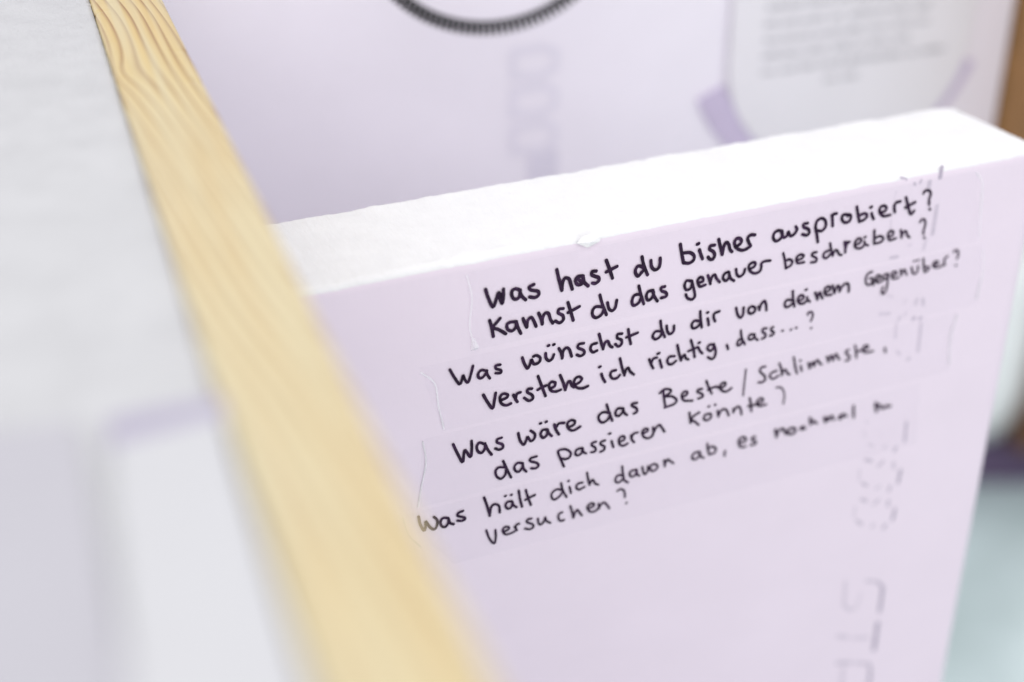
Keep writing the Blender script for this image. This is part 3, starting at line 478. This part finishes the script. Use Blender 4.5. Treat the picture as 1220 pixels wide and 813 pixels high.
layer = 0
for (t, name, width, strokes_) in WORDS:
    vs, fs, idx = [], [], []
    for s_i, s in enumerate(strokes_):
        pts = [(s[i] / 1000, s[i + 1] / 1000) for i in range(0, len(s), 2)]
        if len(pts) == 2: pts = [pts[0], ((pts[0][0] + pts[1][0]) / 2, (pts[0][1] + pts[1][1]) / 2), pts[1]]
        layer = (layer + 1) % 17
        n0 = len(fs)
        wd = width * (1.28, 1.32, 1.38, 1.44)[t]
        stroke(vs, fs, pts, wd / 1000, -.00030 - .000004 * layer)
        idx += [0] * (len(fs) - n0)
    o = mesh('question_mark' if name == 'question_mark' else 'slash_mark' if name == 'slash' else 'handwritten_word', vs, fs, [M_ink], tapes[t], idx=idx)
    if name == 'question_mark': o['label'] = 'handwritten question mark in black marker'
    elif name == 'slash': o['label'] = 'thin handwritten slash between two words'
    else: o['label'] = 'word "%s" handwritten in black marker' % GERMAN.get(name, name)

# faded dot matrix print running down the board
for first, last in ((0, 7), (7, 15), (15, 23), (23, 29), (29, 32), (32, 38), (38, 40), (40, 42), (42, 43), (43, 46), (46, 51), (51, 55), (55, len(STAMP))):
    vs, fs, idx = [], [], []
    for k in range(first, last):
        x0, y0, x1, y1, wd, a = STAMP[k]
        ln = max(1e-6, math.hypot(x1 - x0, y1 - y0)); f_ = max(-.4, -wd * .42 / ln); a = min(1, a * 1.15)
        x0, y0, x1, y1 = x0 - (x1 - x0) * f_, y0 - (y1 - y0) * f_, x1 + (x1 - x0) * f_, y1 + (y1 - y0) * f_
        n0 = len(fs)
        stroke(vs, fs, [(x0 / 1000, y0 / 1000), ((x0 + x1) / 2000, (y0 + y1) / 2000), (x1 / 1000, y1 / 1000)], wd * 1.15 / 1000, -.00003 - .000003 * (k % 9))
        idx += [stamp_level(a)] * (len(fs) - n0)
    mesh('printed_character', vs, fs, INKS, board, idx=idx)

# ------------------------------------------------------------------ counter on the left: pine batten and white rough top
BY = math.atan(.3466)                                             # batten heads away to the left
ctr = thing('display_counter', 'white topped counter with a pale pine batten along its right edge', 'counter', frame_of(Vector((-.0703, .3, 0)), BY))
ZB = 1.22778
# in the counter's frame x runs across (right positive), y along the batten; the batten is 22 mm wide
prof = [(-.0112, -.030), (-.0112, -.012), (-.0112, -.0016), (-.0108, -.0006), (-.0100, 0), (-.005, 0), (0, 0), (.005, 0), (.0098, 0), (.0107, -.0005), (.0112, -.0014), (.0112, -.012), (.0112, -.030)]
vs, fs = [], []
NB = 900
for j in range(NB + 1):
    yv = -.34 + .96 * j / NB
    for i, (xv, zv) in enumerate(prof):
        edge = 1 if 2 <= i <= 4 or 8 <= i <= 10 else 0
        n1 = noise.noise(Vector((yv * 140, i // 6 * 9, 0))); n2 = noise.noise(Vector((yv * 45, i // 6 * 5, 3)))
        dent = max(0, n1 - .35) * .0012 + abs(n2) * .0001
        vs.append((xv - edge * dent * (1 if xv > 0 else -1), yv, ZB + zv - edge * dent * .8))
NP = len(prof)
for j in range(NB):
    for i in range(NP):
        a = j * NP + i; c_ = j * NP + (i + 1) % NP; fs.append((a, a + NP, c_ + NP, c_))
fs += [tuple(range(NP)), tuple(reversed(range(NB * NP, NB * NP + NP)))]
bat = mesh('batten', vs, fs, M_pine, ctr)
def rough_white():
    m, nt, b = mat('rough_white_top')
    f = tex_noise(nt, coords(nt), 70, 6, .7)
    nt.links.new(ramp(nt, f, [(.3, (.53, .53, .545)), (.7, (.60, .60, .615))]), b.inputs['Base Color'])
    b.inputs['Roughness'].default_value = .75
    n1 = bump(nt, b, tex_noise(nt, coords(nt, (1, .6, 1)), 650, 5, .7), .9, .0008)
    vor = node(nt, 'ShaderNodeTexVoronoi'); vor.inputs['Scale'].default_value = 1100
    nt.links.new(coords(nt), vor.inputs['Vector'])
    bump(nt, b, vor.outputs['Distance'], .35, .0004, n1)
    return m
M_rough = rough_white()
# top slab, its right border slightly frayed
vs, fs = [], []
nx, ny = 14, 700
for j in range(ny + 1):
    yv = -.34 + .96 * j / ny
    fr = .0005 * noise.noise(Vector((yv * 300, 0, 0))) + .0003 * noise.noise(Vector((yv * 1200, 5, 0)))
    for i in range(nx + 1):
        a = i / nx
        xv = -.55 + (.55 - .0112) * (1 - (1 - a) ** 3)
        if i == nx: xv += fr - .0002; z = ZB - .0017
        else: z = ZB - .0013 + .00012 * noise.noise(Vector((xv * 60, yv * 60, 0)))
        vs.append((xv, yv, z))
for j in range(ny):
    for i in range(nx):
        a = j * (nx + 1) + i; fs.append((a, a + 1, a + nx + 2, a + nx + 1))
mesh('counter_top', vs, fs, M_rough, ctr, smooth=True)
M_ctr = simple('counter_white', (.84, .83, .85), .6)
from_bm('top_core', box_bm(-.551, -.0135, -.341, .621, ZB - .05, ZB - .006), M_ctr, ctr)
from_bm('side_panel', box_bm(-.0135, .0095, -.335, .615, .0, ZB - .032), M_ctr, ctr)
from_bm('back_panel', box_bm(-.55, -.0145, .592, .614, .0, ZB - .052), M_ctr, ctr)
from_bm('front_panel', box_bm(-.55, -.0145, -.335, -.313, .0, ZB - .052), M_ctr, ctr)
from_bm('left_panel', box_bm(-.548, -.526, -.312, .591, .0, ZB - .052), M_ctr, ctr)

def sheet(name, pts, z0, th, m, label, cat):
    n = len(pts)
    vs = [(x, y, z0) for x, y in pts] + [(x, y, z0 + th) for x, y in pts]
    fs = [tuple(reversed(range(n))), tuple(range(n, 2 * n))] + [(i, (i + 1) % n, n + (i + 1) % n, n + i) for i in range(n)]
    return tag(mesh(name, vs, fs, m), label, cat)
M_notice = simple('notice_paper', (.79, .775, .82), .6, .01, 40)
M_paper = simple('white_paper', (.54, .54, .56), .6, .015, 40)
M_grey_patch = simple('grey_lilac_patch', (.45, .44, .48), .6, .03, 25)
M_lil2 = simple('lilac_strip', (.38, .35, .45), .55, .03, 40)
ZS = ZB - .0011
# points in world plan, metres
sheet('white_sheet', [(-.0634, .1900), (-.0478, .1990), (-.0420, .1815), (.0020, .0580), (-.0230, .0480)], ZS + .0011, .0004, M_paper, 'smooth white sheet lying on the counter top beside the pine batten', 'paper')
sheet('lilac_strip', [(-.0637, .1885), (-.0662, .1990), (-.0488, .2062), (-.0465, .1975)], ZS + .0002, .0006, M_lil2, 'narrow lilac strip showing above the white sheet on the counter', 'foam strip')
sheet('grey_patch', [(-.1500, .1800), (-.0715, .1985), (-.0470, .1340), (-.0180, .0460), (-.1500, .0100)], ZS + .0002, .0003, M_grey_patch, 'greyish lilac patch left of the white sheet on the counter', 'paper')  # flat, slightly darker greyish lilac patch over the counter top

# ------------------------------------------------------------------ background board
Y2 = radians(22)
PB = Vector((0.01628857, 0.66593854, 0))
back = thing('foam_board', 'large lilac foam board standing behind, with a pinned notice and black coil on it', 'foam board', frame_of(PB, Y2))
TOP2 = 1.33
from_bm('board_body', box_bm(-.62, .279, 0, .05, 0, TOP2, .0012), M_skin_back, back)
M_brown = simple('brown_wood', (.30, .155, .05), .5, .15, 30)
from_bm('edge_batten', box_bm(.2805, .2965, -.110, .05, 1.03, TOP2, .0008), M_brown, back)  # batten at the board's end; its forward jut is added to shade the board
# faint print on its face
def printed(segs):
    vs, fs, idx = [], [], []
    for k, (x0, z0, x1, z1, wd, a) in enumerate(segs):
        n0 = len(fs)
        stroke(vs, fs, [(x0, z0), ((x0 + x1) / 2, (z0 + z1) / 2), (x1, z1)], wd, -.0004 - .00001 * k)
        idx.extend([int(a > .12)] * (len(fs) - n0))
    mesh('printed_character', vs, fs, INKS_BACK, back, idx=idx)
for zc in (1.142, 1.123, 1.104):
    pts = [(-.017, zc - .006), (-.017, zc + .006), (-.002, zc + .007), (.005, zc + .004), (.005, zc - .004), (-.002, zc - .007)]
    printed([(*pts[i], *pts[(i + 1) % 6], .0042, .10) for i in range(6)])
printed([(-.004, 1.094, -.004, 1.080, .010, .14), (.004, 1.094, .004, 1.080, .006, .14)])
printed([(-.015, 1.07, .004, 1.07, .004, .12), (-.015, 1.055, .004, 1.055, .004, .12), (-.015, 1.07, -.015, 1.055, .004, .12)])

# notice pinned to the background board
F2 = frame_of(PB, Y2)
notice = thing('notice', 'white rounded paper notice with grey text lines and purple arc below, on the back board', 'notice', F2 @ Matrix.Translation((0, -.0015, 0)))
def round_sheet(x0, x1, z0, z1, r, y0, y1):
    pts = []
    for cx_, cz_, a0 in ((x0 + r, z0 + r, pi), (x1 - r, z0 + r, 1.5 * pi), (x1 - .01, z1 - .01, 0), (x0 + .01, z1 - .01, .5 * pi)):
        rr = r if cz_ < (z0 + z1) / 2 else .01
        for k in range(9): pts.append((cx_ + rr * cos(a0 + k * pi / 16), cz_ + rr * sin(a0 + k * pi / 16)))
    n = len(pts)
    vs = [(x, y0, z) for x, z in pts] + [(x, y1, z) for x, z in pts]
    fs = [tuple(range(n)), tuple(reversed(range(n, 2 * n)))] + [(i, n + i, n + (i + 1) % n, (i + 1) % n) for i in range(n)]
    return vs, fs
vs, fs = round_sheet(.1000, .2500, 1.070, 1.290, .060, -.0012, -.0006)
mesh('paper_sheet', vs, fs, M_notice, notice)
M_purple = simple('purple_card', (.58, .51, .68), .6, .05, 40)
vs, fs = [], []
cx_, cz_, ro, ri = .170, 1.150, .094, .078
N_ = 60
for k in range(N_ + 1):
    a = radians(204 + (336 - 204) * k / N_)
    for r_, y_ in ((ro, -.0003), (ri, -.0003), (ri, .0010), (ro, .0010)): vs.append((cx_ + r_ * cos(a), y_, cz_ + r_ * sin(a)))
for k in range(N_):
    for j in range(4): a = k * 4 + j; b2 = k * 4 + (j + 1) % 4; fs.append((a, b2, b2 + 4, a + 4))
fs += [(0, 1, 2, 3), (N_ * 4 + 3, N_ * 4 + 2, N_ * 4 + 1, N_ * 4)]
mesh('purple_arc', vs, fs, M_purple, notice)
m_, nt_, b_ = mat('print_grey'); b_.inputs['Base Color'].default_value = (.33, .33, .36, 1); b_.inputs['Roughness'].default_value = .6
M_print = m_
for li in range(15):
    z = 1.1130 + li * .0083
    x = .1195 + .002 * sin(li * 3.1); xe = .212 + .010 * sin(li * 2.3)
    if li == 0: x, xe = .158, .172
    vs, fs = [], []
    while x < xe:
        wl = random.uniform(.006, .016)
        cx2 = x
        while cx2 < x + wl:
            h_ = random.choice((.0019, .0019, .0028)); w2 = .0011
            b0 = len(vs)
            vs += [(cx2, -.0014, z), (cx2 + w2, -.0014, z), (cx2 + w2, -.0014, z + h_), (cx2, -.0014, z + h_)]
            fs.append((b0, b0 + 1, b0 + 2, b0 + 3)); cx2 += .0017
        x += wl + .0025
    mesh('text_line', vs, fs, M_print, notice)

# black coiled cord hung on the background board
cord = thing('coiled_cord', 'black spiral coiled cord hanging in a loop on the back board', 'cord', F2 @ Matrix.Translation((-.0465, -.055, 1.2340)))
def tube(path, r, n=8, closed=True):
    vs, fs = [], []; m = len(path)
    for i, p_ in enumerate(path):
        t = (path[(i + 1) % m] - path[(i - 1) % m]).normalized()
        s = t.cross(Vector((0, 1, 0))); s = s.normalized() if s.length > .05 else t.cross(Vector((1, 0, 0))).normalized()
        q = t.cross(s)
        for k in range(n): vs.append(tuple(p_ + (s * cos(2 * pi * k / n) + q * sin(2 * pi * k / n)) * r))
    for i in range(m if closed else m - 1):
        for k in range(n): fs.append((i * n + k, i * n + (k + 1) % n, ((i + 1) % m) * n + (k + 1) % n, ((i + 1) % m) * n + k))
    return vs, fs
path = []; turns = 135; per = 14
RX, RZ = .060, .056
for i in range(turns * per):
    a = 2 * pi * i / (turns * per); b2 = 2 * pi * i / per
    rr = .0024
    c_ = Vector((RX * cos(a), 0, RZ * sin(a))); nrm = Vector((cos(a), 0, sin(a)))
    path.append(c_ + nrm * rr * cos(b2) + Vector((0, rr * sin(b2), 0)))
M_black = simple('black_plastic', (.012, .012, .014), .35, .1, 40)
vs, fs = tube(path, .00095, 6)
mesh('coil', vs, fs, M_black, cord, smooth=True)
pin = thing('wall_pin', 'small steel pin holding the coiled cord on the back board', 'pin', F2 @ Matrix.Translation((-.0465, 0, 1.2340 + .0530)))
m_, nt_, b_ = mat('steel'); b_.inputs['Base Color'].default_value = (.5, .5, .5, 1); b_.inputs['Metallic'].default_value = 1; b_.inputs['Roughness'].default_value = .3
v1, f1 = lathe([(0, -.002), (.0012, -.002), (.0012, .062), (.0034, .0622), (.0038, .0635), (0, .0645)], 16)
mesh('pin_shaft', [(x, -z, y) for x, y, z in v1], f1, m_, pin, smooth=True)

# ------------------------------------------------------------------ things seen through the gap at the right
g = lambda x, y: None
M_plinth = simple('shaded_violet_foam', (.09, .06, .12), .6, .08, 20)  # violet darkened in the base colour, in place of shadow around the slab
tag(from_bm('violet_plinth', box_bm(PLX - .10, PLX + .5, PLY, PLY + .45, 0, .075, .004), M_plinth), 'violet slab, its colour darkened for shade, standing on the green floor at the right', 'plinth')
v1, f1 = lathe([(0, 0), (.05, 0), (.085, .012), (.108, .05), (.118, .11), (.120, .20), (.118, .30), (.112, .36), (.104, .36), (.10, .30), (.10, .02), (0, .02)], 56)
M_white = simple('glare_white', (.86, .88, .88), .25, .02, 20)  # solid white form put in where window glare lies on the floor
tag(mesh('floor_glare_shape', v1, f1, M_white, None, Matrix.Translation((PTX, PTY, .075)), smooth=True), 'white rounded shape standing in for window glare, on the violet slab behind the board edge', 'glare shape')
v1, f1 = lathe([(0, 0), (.052, 0), (.06, .01), (.055, .03), (.048, .06), (.046, .5), (.044, 1.1), (0, 1.1)], 40)
M_dbrown = simple('dark_brown_wood', (.13, .06, .03), .45, .2, 12)
tag(mesh('wooden_post', v1, f1, M_dbrown, None, Matrix.Translation((WPX, WPY, .075)), smooth=True), 'dark brown turned wooden post beside the white glare shape at the right', 'post')
v_ = box_bm(CBX, CBX + .9, 2.80, 3.2, 0, .9, .006)
cab = thing('cabinet', 'dark olive brown cabinet far back at the right edge of the photo', 'cabinet')
from_bm('cabinet_body', v_, simple('dark_olive', (.07, .065, .04), .5, .1, 8), cab)
for k in range(2):
    from_bm('cabinet_door', box_bm(CBX + .02 + k * .44, CBX + .44 + k * .44, 2.78, 2.798, .05, .86, .004), bpy.data.materials['dark_olive'], cab)
